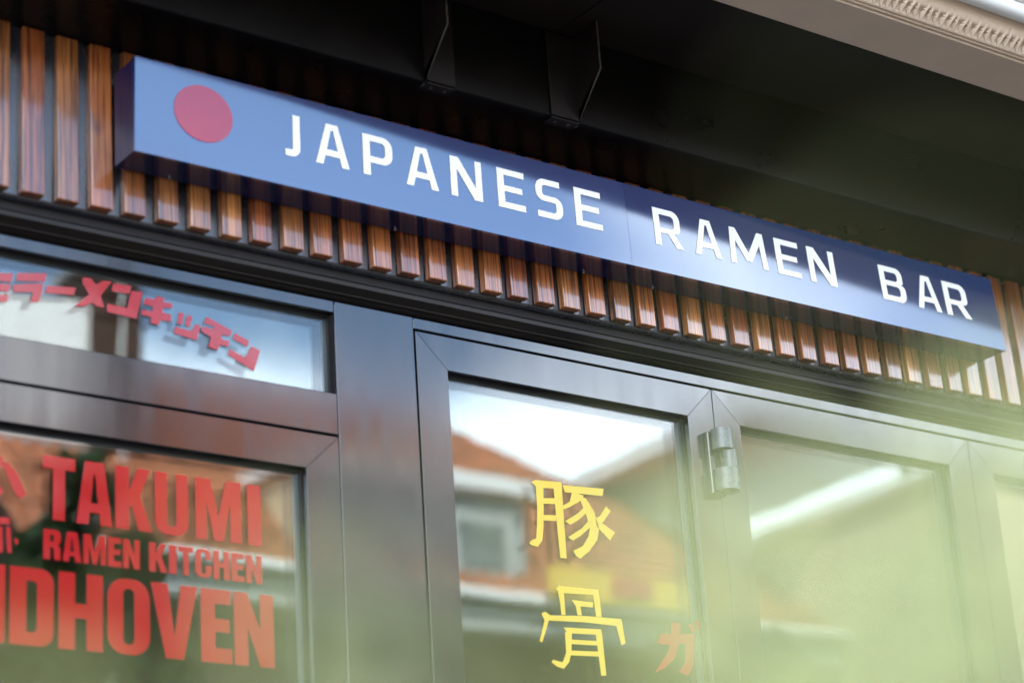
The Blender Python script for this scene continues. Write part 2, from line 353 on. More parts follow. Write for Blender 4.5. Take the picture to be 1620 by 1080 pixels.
def sweep(name, m, parent, prof, x0, x1):
    bm = bmesh.new(); n = len(prof)
    A = [bm.verts.new(W(x0, a, b)) for a, b in prof]; B = [bm.verts.new(W(x1, a, b)) for a, b in prof]
    bm.faces.new(A); bm.faces.new(B[::-1])
    for i in range(n): bm.faces.new([A[i], B[i], B[(i + 1) % n], A[(i + 1) % n]])
    me = finish(bm, name)
    for f in me.polygons: f.use_smooth = len(f.vertices) == 4
    try: me.set_sharp_from_angle(angle=math.radians(35))
    except Exception: pass
    return link(name, me, M[m], parent, W((x0 + x1) / 2, prof[0][0], prof[0][1]))
cyma = [(2.9132 - .032 * t, 2.3430 + .040 * t + .006 * math.sin(2 * math.pi * t)) for t in [k / 10 for k in range(11)]]
sweep('cornice_moulding', 'cream', can, cyma + [(2.8804, 2.4276), (2.9580, 2.4276), (2.9580, 2.3430)], BX0, BX1)
bead = [(2.8580 + .020 * math.cos(a), 2.4072 + .020 * math.sin(a)) for a in [math.tau * k / 20 for k in range(20)]]
sweep('cornice_bead', 'white', can, bead, BX0, BX1)
sweep('cornice_cap', 'white', can, [(2.8458, 2.4296), (2.8306, 2.4358), (2.8204, 2.4480), (2.8204, 2.4888), (2.9580, 2.4888), (2.9580, 2.4296)], BX0, BX1)
# carved acanthus leaves along the moulding
leafp = [(0, 0), (.0075, .006), (.0045, .010), (.0085, .016), (.004, .020), (.006, .027), (.0015, .034), (-.003, .030), (-.0035, .021), (-.008, .017), (-.0045, .011), (-.0075, .006)]
def leaf_carving(x, s, lean):
    bm = bmesh.new(); F = []; 
    c0 = bm.verts.new(W(x + lean * .5, 2.8901, 2.3547 + .013 * s))
    for u, t in leafp:
        tt = t / .034 * s; d = .0035 + .003 * math.sin(math.pi * min(1, tt))
        F.append(bm.verts.new(W(x + u * s + lean * tt, 2.9132 - .032 * tt - .0012, 2.3430 + .040 * tt + .006 * math.sin(2 * math.pi * tt) - .0012)))
    c0.co = W(x + lean * .5, 2.9132 - .032 * .5 * s - .0045, 2.3430 + .040 * .5 * s - .0060)
    for i in range(len(F)): bm.faces.new([F[i], F[(i + 1) % len(F)], c0])
    return finish(bm, 'leaf_carving')
rl = random.Random(5)
variants = []
for k in range(4):
    me = leaf_carving(0, 0.86 + .06 * k, (-.004, .002, .006, 0)[k]); me.materials.append(M['cream'])
    me.transform(Matrix.Translation(-W(0, 2.8968, 2.3460))); variants.append(me)
x = 2.55
while x < 4.7:
    o = bpy.data.objects.new('leaf_carving', rl.choice(variants)); COL.objects.link(o); o.parent = can
    o.location = W(x, 2.8968, 2.3460) - can.location; x += .0195 + rl.uniform(-.0015, .002)

# steel brackets under the soffit
for x0, sgn, lab in ((2.376, 1, 'black steel bracket plate under the canopy, left one, with slanted lower edge'), (2.7615, -1, 'black steel bracket plate under the canopy, right one, its slanted edge coloured as if catching light')):
    b = empty('steel_bracket', W(x0, 3.32, 2.128), lab, 'bracket', 'steel brackets under the canopy')
    prism('plate', 'bracket', b, [(3.249, 2.333), (3.249, 2.2235), (3.343, 2.1312), (3.360, 2.1312), (3.360, 2.1325), (3.3322, 2.1325), (3.3322, 2.333)], x0, x0 + .004, 'x')
    f = box('flange', 'bracket', b, *sorted((x0 + (.0041 if sgn > 0 else -.0001), x0 + sgn * .0715)), 3.3300, 3.3600, 2.1285, 2.1325, .0006)
    box('flange', 'bracket', b, *sorted((x0 + (.0041 if sgn > 0 else -.0001), x0 + sgn * .0715)), 3.3280, 3.3322, 2.1345, 2.330, .0006)
    prism('edge_strip', 'edge', b, [(3.2470, 2.333), (3.2470, 2.2228), (3.3420, 2.1290), (3.3495, 2.1290), (3.2488, 2.2235), (3.2488, 2.333)], x0, x0 + .004, 'x')  # added strip in paler colour draws the bright lit edge
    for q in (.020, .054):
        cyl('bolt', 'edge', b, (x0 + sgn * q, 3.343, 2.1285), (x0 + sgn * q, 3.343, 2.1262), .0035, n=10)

# ------------------------------------------------------------------ sign
sign = empty('shop_sign', W(2.93, 3.46, 1.877), 'long navy blue box sign reading JAPANESE RAMEN BAR with red disc', 'sign')
SX0, SX1, SZ0, SZ1 = 1.7755, 4.093, 1.8775, 2.0710
def ysign(x, z):
    T = ((1.7, -1.3), (2.1, -.8), (2.6, .5), (3.0, 1.9), (3.5, 3.5), (4.2, 5.4)); d = T[-1][1]      # the long face leans a little, more and more to the right
    for (a, da), (b, db) in zip(T, T[1:]):
        if x <= b: u = (x - a) / (b - a); d = da + (db - da) * u; break
    return 3.415 - math.tan(math.radians(d)) * (1.974 - z) + 0.0003 * math.sin(x * 5.1) * (1 + 2 * (1.97 - z))
def sign_panel(x0, x1):
    bm = bmesh.new(); nx, nz = 40, 6; g = []
    for j in range(nz + 1):
        z = SZ0 + (SZ1 - SZ0) * j / nz; g.append([bm.verts.new(W(x0 + (x1 - x0) * i / nx, ysign(x0 + (x1 - x0) * i / nx, z), z)) for i in range(nx + 1)])
    for j in range(nz):
        for i in range(nx): bm.faces.new([g[j][i], g[j][i + 1], g[j + 1][i + 1], g[j + 1][i]])
    ring = [g[0][i] for i in range(nx + 1)] + [g[j][nx] for j in range(1, nz + 1)] + [g[nz][i] for i in range(nx - 1, -1, -1)] + [g[j][0] for j in range(nz - 1, 0, -1)]
    back = [bm.verts.new((v.co.x, 3.4245 + EYE[1], v.co.z)) for v in ring]
    for i in range(len(ring)): bm.faces.new([ring[i], back[i], back[(i + 1) % len(ring)], ring[(i + 1) % len(ring)]])
    bm.faces.new(back)
    me = finish(bm, 'sign_panel')
    for f in me.polygons: f.use_smooth = abs(f.normal.y) > .8 and len(f.vertices) == 4
    me.set_sharp_from_angle(angle=math.radians(30))
    return link('sign_panel', me, M['signblue'], sign, W((x0 + x1) / 2, 3.42, 1.974))
sign_panel(SX0, 2.9435); sign_panel(2.9442, SX1)
box('casing', 'signend', sign, SX0 + .0004, SX1 - .0004, 3.4250, 3.4985, SZ0 + .0004, SZ1 - .0004, .0008)
for rx in (.5405, .7163 - .03, .8236, .9180 - .04, .9905, 1.1385):
    cyl('screw', 'screw', sign, (rx * 3.488, 3.490, SZ0 + .0002), (rx * 3.488, 3.490, SZ0 - .0035), .0028, n=10)
disc = [(1.9185 + .0625 * math.cos(a), 1.9855 + .0580 * math.sin(a)) for a in [math.tau * k / 72 for k in range(72)]]
flat_glyph('red_disc', 'disc', sign, [disc], lambda x, z: ysign(x, z) - .0004, .0008)
SG = {
 'J': (.38, [[(.20, 1), (.38, 1), (.38, 0, .22), (0, 0), (0, .155), (.20, .155, .06)]]),
 'A': (.85, [[(0, 0), (.185, 0), (.24, .225), (.61, .225), (.665, 0), (.85, 0), (.575, 1), (.275, 1)], [(.28, .375), (.57, .375), (.455, .85), (.395, .85)]]),
 'P': (.75, [[(0, 0), (.18, 0), (.18, .32), (.75, .32, .25), (.75, 1, .25), (0, 1)], [(.18, .475), (.57, .475, .11), (.57, .845, .11), (.18, .845)]]),
 'N': (.84, [[(0, 0), (.17, 0), (.17, .70), (.62, 0), (.84, 0), (.84, 1), (.67, 1), (.67, .30), (.22, 1), (0, 1)]]),
 'E': (.73, [[(0, 0), (.73, 0), (.73, .155), (.18, .155), (.18, .43), (.66, .43), (.66, .58), (.18, .58), (.18, .845), (.73, .845), (.73, 1), (0, 1)]]),
 'S': (.75, [[(.03, 0), (.75, 0, .25), (.75, .575, .22), (.19, .575, .07), (.19, .845, .09), (.70, .845), (.70, 1), (.01, 1, .25), (.01, .425, .22), (.57, .425, .07), (.57, .155, .09), (.03, .155)]]),
 'R': (.84, [[(0, 0), (.18, 0), (.18, .345), (.42, .345), (.64, 0), (.86, 0), (.61, .38), (.80, .42, .14), (.80, 1, .24), (0, 1)], [(.18, .49), (.62, .49, .10), (.62, .845, .11), (.18, .845)]]),
 'M': (1.22, [[(0, 0), (.175, 0), (.215, .66), (.52, .13), (.70, .13), (1.005, .66), (1.045, 0), (1.22, 0), (1.15, 1), (.97, 1), (.61, .36), (.25, 1), (.07, 1)]]),
 'B': (.85, [[(0, 0), (.85, 0, .23), (.85, .51, .16), (.70, .525), (.80, .56, .05), (.80, 1, .22), (0, 1)], [(.18, .155), (.66, .155, .10), (.66, .445, .10), (.18, .445)], [(.18, .59), (.62, .59, .09), (.62, .845, .09), (.18, .845)]]),
}
for ch, x0, x1 in [('J', 2.0965, 2.1294), ('A', 2.1648, 2.241), ('P', 2.2742, 2.3435), ('A', 2.3754, 2.4529), ('N', 2.4842, 2.562), ('E', 2.6015, 2.6708), ('S', 2.6994, 2.7684), ('E', 2.8022, 2.8727),
                   ('R', 3.017, 3.0945), ('A', 3.1285, 3.205), ('M', 3.2312, 3.3419), ('E', 3.3706, 3.4420), ('N', 3.4705, 3.5530), ('B', 3.6984, 3.7775), ('A', 3.8142, 3.892), ('R', 3.9106, 3.9926)]:
    w, cs = SG[ch]; k = .0888; kx = (x1 - x0) / w
    flat_glyph('letter', 'letter', sign, [[(x0 + p.x * kx, 1.9415 + p.y * k) for p in rounded(c)] for c in cs], lambda x, z: ysign(x, z) - .0003, .0007)

# ------------------------------------------------------------------ shopfront frames and glass
def frame4(parent, m, x0, x1, z0, z1, w, wt=None, wb=None, y0=YF, y1=YF + .06, bev=.0005, names=('stile', 'rail')):
    """four mitred members around the opening"""
    wt = wt or w; wb = wb or w; e = .00025
    prism(names[0], m, parent, [(x0, z0), (x0 + w, z0 + wb), (x0 + w, z1 - wt), (x0, z1)], y0, y1, 'y', bev)
    prism(names[0], m, parent, [(x1, z0), (x1, z1), (x1 - w, z1 - wt), (x1 - w, z0 + wb)], y0, y1, 'y', bev)
    prism(names[1], m, parent, [(x0 + e, z1), (x0 + w + e, z1 - wt), (x1 - w - e, z1 - wt), (x1 - e, z1)], y0, y1, 'y', bev)
    prism(names[1], m, parent, [(x0 + e, z0), (x1 - e, z0), (x1 - w - e, z0 + wb), (x0 + w + e, z0 + wb)], y0, y1, 'y', bev)
def ringmesh(name, m, parent, x0, x1, z0, z1, w, y0, y1):
    bm = bmesh.new()
    add_box(bm, x0, x0 + w, y0, y1, z0, z1); add_box(bm, x1 - w, x1, y0, y1, z0, z1)
    add_box(bm, x0 + w, x1 - w, y0, y1, z1 - w, z1); add_box(bm, x0 + w, x1 - w, y0, y1, z0, z0 + w)
    return link(name, finish(bm, name), M[m], parent, W((x0 + x1) / 2, y0, (z0 + z1) / 2))
def glazing(parent, x0, x1, z0, z1):
    """double glazing: gasket, outer pane, spacer, inner pane; returns the outer pane"""
    ringmesh('gasket', 'gasket', parent, x0 + .0002, x1 - .0002, z0 + .0002, z1 - .0002, .0045, YG - .006, YG - .0004)
    p = box('pane', 'glass', parent, x0 + .001, x1 - .001, YG, YG + .004, z0 + .001, z1 - .001)
    ringmesh('spacer', 'spacer', parent, x0 + .0005, x1 - .0005, z0 + .0005, z1 - .0005, .0065, YG + .0045, YG + .0195)
    box('pane', 'glass', parent, x0 + .001, x1 - .001, YG + .020, YG + .024, z0 + .001, z1 - .001)
    return p
YV = YG - .0006   # vinyl lies on the outer glass

sf = empty('shopfront_frame', W(2.4, YF, -1.6), 'glossy anthracite metal shopfront frame with broad upright column and top window with red katakana', 'frame')
box('column', 'frame', sf, 2.2963, 2.4840, YF, YF + .10, -1.6, ZU - .0005, .0009)
box('head_rail', 'frame', sf, 0.60, 2.2948, YF, YF + .08, 1.7092, ZU - .0005, .0012)
box('transom', 'frame', sf, 0.60, 2.2948, YF, YF + .08, 1.4529, 1.5380, .0015)
box('head_rail', 'frame', sf, 2.4855, 5.7881, YF + .0005, YF + .08, 1.7097, ZU - .0012, .0010)
box('rebate', 'gap', sf, 0.60, 2.2948, YF + .012, YF + .05, 1.4480, 1.4527)
box('rebate', 'gap', sf, 2.4855, 5.7881, YF + .012, YF + .05, 1.7048, 1.7095)
box('rebate', 'gap', sf, 2.4845, 2.4894, YF + .012, YF + .05, -1.58, 1.7043)
box('rebate', 'gap', sf, 2.2950, 2.2962, YF + .006, YF + .05, -1.58, 1.7090)
pn = glazing(sf, 0.62, 2.2946, 1.5382, 1.7090)
BAKED = {"kata": [[[1.5817, 1.6657],[1.6229, 1.6717],[1.6194, 1.654],[1.582, 1.6501]],[[1.5821, 1.6455],[1.6182, 1.6487],[1.6147, 1.6341],[1.5823, 1.63]],[[1.5825, 1.6217],[1.6135, 1.6288],[1.6113, 1.6133],[1.5827, 1.6085]],[[1.6305, 1.6739],[1.6881, 1.6843],[1.6852, 1.6673],[1.6282, 1.6582]],[[1.6232, 1.6496],[1.6814, 1.6633],[1.6807, 1.6517],[1.6729, 1.6242],[1.6564, 1.6217],[1.6612, 1.6416],[1.6222, 1.6355]],[[1.6891, 1.6604],[1.7472, 1.6673],[1.7433, 1.6519],[1.6854, 1.6449]],[[1.7602, 1.69],[1.7772, 1.692],[1.7877, 1.681],[1.8023, 1.6916],[1.8203, 1.6938],[1.7975, 1.6608],[1.8043, 1.6383],[1.7904, 1.6375],[1.7799, 1.6433],[1.7629, 1.6324],[1.7447, 1.6304],[1.7733, 1.6589],[1.7602, 1.6796]],[[1.8235, 1.6905],[1.861, 1.6924],[1.8569, 1.6759],[1.8195, 1.674]],[[1.8609, 1.6824],[1.8844, 1.6837],[1.8708, 1.6276],[1.8101, 1.6308],[1.8107, 1.6472],[1.8514, 1.6456]],[[1.9137, 1.6813],[1.93, 1.6804],[1.9291, 1.6723],[1.9477, 1.6731],[1.9462, 1.6623],[1.9279, 1.661],[1.9261, 1.6507],[1.9447, 1.6488],[1.9431, 1.6341],[1.9227, 1.6343],[1.9171, 1.6229],[1.8996, 1.6249],[1.9024, 1.6359],[1.8808, 1.6385],[1.8822, 1.6479],[1.9044, 1.6488],[1.9058, 1.6588],[1.885, 1.6602],[1.8905, 1.6743],[1.9095, 1.6739]],[[1.9611, 1.6575],[1.9721, 1.6571],[1.9683, 1.6334],[1.9573, 1.6338]],[[1.9786, 1.655],[1.9887, 1.6539],[1.9848, 1.6316],[1.9748, 1.6322]],[[1.9955, 1.6388],[2.0071, 1.638],[1.9985, 1.6067],[1.9495, 1.6124],[1.9522, 1.6262],[1.9877, 1.624]],[[2.0204, 1.6591],[2.0757, 1.6397],[2.0717, 1.627],[2.0534, 1.6286],[2.0518, 1.6195],[2.07, 1.6166],[2.067, 1.6055],[2.0487, 1.6057],[2.0429, 1.5942],[2.0234, 1.5974],[2.0294, 1.6183],[2.0086, 1.6265],[2.0102, 1.6374],[2.0339, 1.6357],[2.0368, 1.6416],[2.0145, 1.6447]],[[2.0818, 1.6368],[2.1134, 1.625],[2.1088, 1.6121],[2.0772, 1.6227]],[[2.1183, 1.6159],[2.1373, 1.6098],[2.1226, 1.5645],[2.0652, 1.5887],[2.0697, 1.6014],[2.1033, 1.5894]]], "kanji1": [[[2.7772, 1.4282],[2.7874, 1.4341],[2.8561, 1.4387],[2.8529, 1.424],[2.7933, 1.4181],[2.7875, 1.4204]],[[2.7875, 1.4204],[2.8069, 1.421],[2.8043, 1.377],[2.7997, 1.3312],[2.7945, 1.3055],[2.7824, 1.2907],[2.7676, 1.2914],[2.7608, 1.2956],[2.7667, 1.3023],[2.7791, 1.3077],[2.7842, 1.3393],[2.7876, 1.38]],[[2.8339, 1.4307],[2.8561, 1.4387],[2.8549, 1.3581],[2.8545, 1.2735],[2.8381, 1.2731],[2.8352, 1.3556]],[[2.8024, 1.397],[2.8355, 1.4008],[2.8344, 1.3879],[2.8013, 1.3847]],[[2.8004, 1.3604],[2.8347, 1.3637],[2.8336, 1.3514],[2.7994, 1.3487]],[[2.8586, 1.4324],[2.9683, 1.4392],[2.9634, 1.4225],[2.8634, 1.4177]],[[2.8823, 1.4217],[2.9128, 1.4164],[2.8989, 1.4013],[2.8729, 1.3867],[2.8569, 1.3796],[2.8551, 1.3875],[2.874, 1.3986]],[[2.8984, 1.4156],[2.9185, 1.411],[2.9377, 1.3837],[2.9467, 1.3489],[2.9391, 1.3225],[2.9168, 1.2971],[2.8903, 1.2775],[2.8803, 1.2819],[2.8733, 1.2921],[2.8991, 1.3052],[2.9167, 1.3275],[2.923, 1.3486],[2.9151, 1.3757]],[[2.9137, 1.3935],[2.9174, 1.3801],[2.892, 1.3601],[2.8711, 1.3479],[2.8576, 1.3543],[2.8934, 1.3756]],[[2.9249, 1.3677],[2.9284, 1.3528],[2.8949, 1.3264],[2.8741, 1.3139],[2.8624, 1.3201],[2.8996, 1.3432]],[[2.9707, 1.4007],[2.9824, 1.3913],[2.961, 1.366],[2.9459, 1.3529],[2.9361, 1.3681],[2.9527, 1.3778]],[[2.9394, 1.3695],[2.9556, 1.3628],[2.989, 1.3453],[2.9745, 1.3257],[2.9571, 1.34],[2.9421, 1.3525]]], "kanji2": [[[2.82, 1.2061],[2.8285, 1.213],[2.9324, 1.2159],[2.9312, 1.2038],[2.8295, 1.1983]],[[2.8255, 1.1998],[2.8405, 1.1994],[2.8405, 1.1531],[2.8302, 1.1521],[2.8293, 1.1756]],[[2.917, 1.2033],[2.9326, 1.2059],[2.9352, 1.1579],[2.9204, 1.157]],[[2.8598, 1.1861],[2.9153, 1.1867],[2.913, 1.1756],[2.8684, 1.1746]],[[2.8686, 1.1761],[2.8807, 1.1758],[2.8825, 1.1562],[2.8715, 1.1552]],[[2.7794, 1.1501],[2.7887, 1.1549],[2.8012, 1.1483],[2.8909, 1.1556],[2.9867, 1.1584],[2.9863, 1.1424],[2.8897, 1.1422],[2.7966, 1.1372],[2.776, 1.0902],[2.7696, 1.092],[2.7858, 1.1361]],[[2.9704, 1.1508],[2.9876, 1.1555],[2.9925, 1.1072],[2.9815, 1.1023]],[[2.8338, 1.1261],[2.9314, 1.1313],[2.9289, 1.1192],[2.8424, 1.1152]],[[2.836, 1.1175],[2.8533, 1.1162],[2.8483, 1.0749],[2.8405, 1.0548],[2.826, 1.0401],[2.8085, 1.0435],[2.7962, 1.0511],[2.7996, 1.0562],[2.8243, 1.0535],[2.835, 1.0737]],[[2.9153, 1.1239],[2.932, 1.1254],[2.9346, 1.035],[2.9216, 1.0335]],[[2.8497, 1.1027],[2.9196, 1.1056],[2.9187, 1.0962],[2.8476, 1.0933]],[[2.8451, 1.0794],[2.9205, 1.0836],[2.9201, 1.0733],[2.8418, 1.0695]]], "ga": [[[3.0798, 1.1178],[3.0924, 1.138],[3.1428, 1.1399],[3.1839, 1.1464],[3.1799, 1.1282],[3.1351, 1.1187],[3.0965, 1.1139]],[[3.1213, 1.1638],[3.1475, 1.165],[3.1435, 1.1304],[3.1246, 1.0879],[3.0942, 1.0638],[3.0656, 1.052],[3.0813, 1.0708],[3.1049, 1.0971],[3.1192, 1.1309]],[[3.1603, 1.1401],[3.1852, 1.1424],[3.1739, 1.0786],[3.1569, 1.0528],[3.1316, 1.0588],[3.1517, 1.0821]],[[3.1683, 1.1628],[3.1832, 1.1698],[3.1898, 1.1511],[3.1786, 1.1459]],[[3.1891, 1.1745],[3.2016, 1.1757],[3.2047, 1.158],[3.1935, 1.1528]]], "logo": [[[1.5979, 1.3232],[1.6078, 1.3137],[1.6062, 1.3005],[1.5984, 1.2938]],[[1.607, 1.3071],[1.6167, 1.3106],[1.6338, 1.2934],[1.653, 1.2548],[1.6411, 1.246],[1.6299, 1.2574]],[[1.5989, 1.2663],[1.6096, 1.2578],[1.6071, 1.2489],[1.5992, 1.2457]],[[1.5999, 1.2074],[1.6226, 1.2085],[1.6228, 1.1966],[1.6001, 1.1946]],[[1.6002, 1.1904],[1.6089, 1.1906],[1.6105, 1.1451],[1.601, 1.1419]],[[1.6159, 1.1915],[1.6242, 1.1916],[1.6266, 1.1449],[1.6183, 1.1452]],[[1.6311, 1.1708],[1.6363, 1.1727],[1.6395, 1.1662],[1.6348, 1.1598]]]}  # stroke outlines traced from image pixels, projected onto the glass plane
def vinyl(parent, polys, m, name='character_stroke'):
    for k, c in enumerate(polys): flat_glyph(name, m, parent, [c], YV - .00012 * (k % 5), .0005 + .00003 * (k % 7))
vinyl(pn, BAKED['kata'], 'red')

# window with the big red lettering
win = empty('shop_window', W(1.5, YF, -1.0), 'dark framed shop window left of the column with big red TAKUMI lettering', 'window')
frame4(win, 'frame', 0.62, 2.2938, -1.0, 1.4477, .0749, .0715, .09)
pn = glazing(win, 0.6950, 2.2184, -0.9095, 1.3757)
box('panel', 'frame', shop, 0.60, 2.2948, YF + .005, YF + .06, -1.6, -1.003)
BG = {
 'T': [[(.32, 0), (.69, 0), (.69, .80), (1, .80), (1, 1), (0, 1), (0, .80), (.32, .80)]],
 'A': [[(0, 0), (.33, 0), (.37, .19), (.63, .19), (.67, 0), (1, 0), (.77, 1), (.23, 1)], [(.40, .34), (.60, .34), (.52, .80), (.48, .80)]],
 'K': [[(0, 0), (.37, 0), (.37, .33), (.43, .42), (.63, 0), (1, 0), (.68, .56), (.95, 1), (.60, 1), (.37, .62), (.37, 1), (0, 1)]],
 'U': [[(0, 1), (0, 0, .36), (1, 0, .36), (1, 1), (.635, 1), (.635, .13, .12), (.365, .13, .12), (.365, 1)]],
 'M': [[(0, 0), (.24, 0), (.24, .62), (.40, 0), (.60, 0), (.76, .62), (.76, 0), (1, 0), (1, 1), (.67, 1), (.5, .40), (.33, 1), (0, 1)]],
 'I': [[(0, 0), (1, 0), (1, 1), (0, 1)]],
 'R': [[(0, 0), (.38, 0), (.38, .43), (.46, .43), (.60, .36, .05), (.62, 0), (1, 0), (.98, .40, .1), (.84, .50), (1, .62, .1), (1, 1, .3), (0, 1)], [(.38, .60), (.60, .60, .06), (.60, .83, .06), (.38, .83)]],
 'E': [[(0, 0), (1, 0), (1, .20), (.46, .20), (.46, .42), (.93, .42), (.93, .60), (.46, .60), (.46, .80), (.98, .80), (.98, 1), (0, 1)]],
 'N': [[(0, 0), (.34, 0), (.34, .52), (.64, 0), (1, 0), (1, 1), (.66, 1), (.66, .50), (.34, 1), (0, 1)]],
 'C': [[(1, .62), (1, 1, .36), (0, 1, .36), (0, 0, .36), (1, 0, .36), (1, .42), (.63, .42), (.63, .13, .1), (.38, .13, .1), (.38, .87, .1), (.63, .87, .1), (.63, .62)]],
 'H': [[(0, 0), (.37, 0), (.37, .41), (.63, .41), (.63, 0), (1, 0), (1, 1), (.63, 1), (.63, .60), (.37, .60), (.37, 1), (0, 1)]],
 'D': [[(0, 0), (1, 0, .30), (1, 1, .30), (0, 1)], [(.38, .17), (.62, .17, .1), (.62, .83, .1), (.38, .83)]],
 'O': [[(0, 0, .40), (1, 0, .40), (1, 1, .40), (0, 1, .40)], [(.37, .13, .12), (.63, .13, .12), (.63, .87, .12), (.37, .87, .12)]],
 'V': [[(.31, 0), (.69, 0), (1, 1), (.64, 1), (.5, .30), (.36, 1), (0, 1)]],
}
def word(parent, items, z0, z1, m):
    for ch, x0, x1 in items:
        w, h = x1 - x0, z1 - z0
        cs = [[(p[0] * w, p[1] * h) + ((p[2] * w,) if len(p) > 2 else ()) for p in c] for c in BG[ch]]
        flat_glyph('letter', m, parent, [[(x0 + p.x, z0 + p.y) for p in rounded(c)] for c in cs], YV, .0005)
word(pn, [('T', 1.6836, 1.7472), ('A', 1.7497, 1.8204), ('K', 1.8264, 1.9001), ('U', 1.9065, 1.9750), ('M', 1.9899, 2.0863), ('I', 2.1004, 2.1296)], 1.2151, 1.3333, 'red')
def spread(s, x0, x1, gap=.10):
    ws = {'R': .92, 'A': 1.0, 'M': 1.22, 'E': .74, 'N': .92, 'K': 1.0, 'I': .42, 'T': .84, 'C': .92, 'H': .94}
    tot = sum(ws[c] for c in s) + gap * (len(s) - 1); k = (x1 - x0) / tot; x = x0; out = []
    for c in s: out.append((c, x, x + ws[c] * k)); x += (ws[c] + gap) * k
    return out
word(pn, spread('RAMEN', 1.6865, 1.8751), 1.1422, 1.1966, 'red')
word(pn, spread('KITCHEN', 1.8937, 2.1282), 1.1422, 1.1966, 'red')
word(pn, [('E', 1.4301, 1.4954), ('I', 1.5027, 1.5318), ('N', 1.5352, 1.6160), ('D', 1.6242, 1.7069), ('H', 1.7162, 1.8017), ('O', 1.8105, 1.8942), ('V', 1.8962, 1.9914), ('E', 1.9973, 2.0615), ('N', 2.0664, 2.1506)], 0.9846, 1.1225, 'red')
vinyl(pn, BAKED['logo'], 'red', 'logo_stroke')

# folding doors
def folding_door(x0, x1, label, vin=()):
    d = empty('folding_door', W((x0 + x1) / 2, YF, -1.59), label, 'door', 'folding doors of the shopfront')
    w = .0749
    frame4(d, 'frame', x0, x1, -1.585, 1.7043, w, .0730, .12)
    p = glazing(d, x0 + w + .0003, x1 - w - .0003, -1.4645, 1.6310)
    for polys, m in vin: vinyl(p, polys, m)
    return d
D1 = folding_door(2.4894, 3.2798, 'folding glass door beside the column with yellow kanji on its pane', ((BAKED['kanji1'], 'yellow'), (BAKED['kanji2'], 'yellow'), (BAKED['ga'], 'red')))
D2 = folding_door(3.2827, 4.1003, 'folding glass door right of the large hinge, plain pane without lettering')
D3 = folding_door(4.1032, 4.8931, 'folding glass door at the right edge, half hidden by green leaves')
bm = bmesh.new(); add_box(bm, 3.2800, 3.2825, YF + .02, YF + .05, -1.58, 1.7024)
link('seam', finish(bm, 'seam'), M['gap'], D1, W(3.2812, YF + .03, 0))
for zc in (1.5273, 0.10, -1.30):
    h = empty('hinge', (0, 0, 0)); h.parent = D2; h.location = W(3.2812, 3.5555, zc) - D2.location
    def hp(nm, *a, **k):
        o = cyl(nm, 'hinge', None, *a, **k); o.parent = h; o.location = o.location - h.location - D2.location; return o
    hp('knuckle', (3.2783, YF - .022, zc + .0275), (3.2783, YF - .022, zc + .0745), .0245, n=36)
    hp('knuckle', (3.2909, YF - .026, zc - .0165), (3.2909, YF - .026, zc + .0270), .0165, n=36)
    hp('knuckle', (3.2802, YF - .022, zc - .0660), (3.2802, YF - .022, zc - .0170), .0265, n=36)
    o = box('leaf_plate', 'frame', None, 3.2443, 3.2783, YF - .014, YF - .0005, zc - .073, zc + .070, .002)
    o.parent = h; o.location = o.location - h.location - D2.location
    o = prism('shadow_wedge', 'hinge', None, [(3.2958, zc - .022), (3.3235, zc - .0265), (3.2958, zc - .033)], YF - .012, YF - .0005, 'y', .0006)  # solid piece standing in for the triangular shadow beside the knuckles
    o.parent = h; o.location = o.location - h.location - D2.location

# ------------------------------------------------------------------ far side of the street (seen mirrored in the glass)
def V(x, yv, z): return (x, 7.205 - yv, z)        # yv: distance of the mirror image from the camera
def vbox(name, m, parent, x0, x1, ya, yb, z0, z1, bev=0):
    a, b = sorted((7.205 - ya, 7.205 - yb)); return box(name, m, parent, x0, x1, a, b, z0, z1, bev)
def tiled(name, m, parent, P00, P10, P01, P11, rows, cols, amp=.05):
    """slope of overlapping tile courses between four corners (eave left, eave right, ridge left, ridge right), in x, yv, z"""
    bm = bmesh.new(); c = [Vector(V(*p)) for p in (P00, P10, P01, P11)]
    nrm = (c[1] - c[0]).cross(c[2] - c[0]).normalized()
    if nrm.z < 0: nrm = -nrm
    for r in range(rows):
        prev = None
        for i in range(cols * 4 + 1):
            u = i / (cols * 4); row = []
            for v, lift in ((r / rows, amp * .9), ((r + 1.06) / rows, amp * .1)):
                p = c[0].lerp(c[1], u).lerp(c[2].lerp(c[3], u), min(1, v)) + nrm * (lift + amp * .5 * math.sin(i * math.pi / 2))
                row.append(bm.verts.new(W(*p)))
            row.append(bm.verts.new(row[0].co - nrm * amp * .9))
            if prev: bm.faces.new([prev[0], row[0], row[1], prev[1]]); bm.faces.new([prev[2], row[2], row[0], prev[0]])
            prev = row
    o = link(name, finish(bm, name), M[m], parent, W(*V(*P00))); o['kind'] = 'stuff'; return o
hb = empty('brick_house', W(*V(15, 22, -1.6)), 'brown brick house across the street with hipped orange clay roof and flat dormer', 'house')
EZ = 6.45
vbox('wall', 'brownbrick', hb, 9.4, 21.4, 20.4, 29, -1.6, EZ)
tiled('roof_tiles', 'tile', hb, (9.1, 19.9, EZ), (21.7, 19.9, EZ), (9.6, 23.6, 10.0), (16.6, 23.6, 10.0), 22, 44)
tiled('roof_tiles', 'tile', hb, (21.7, 19.9, EZ), (21.7, 29, EZ), (16.6, 23.6, 10.0), (16.6, 29, 10.0), 22, 30)
tiled('roof_tiles', 'tile', hb, (21.7, 29, EZ), (9.1, 29, EZ), (16.6, 23.9, 10.0), (9.6, 23.9, 10.0), 10, 30)
bm = bmesh.new(); vs = [bm.verts.new(W(*V(9.45, a, b))) for a, b in ((20.4, EZ), (29, EZ), (23.8, 9.9))]; bm.faces.new(vs)
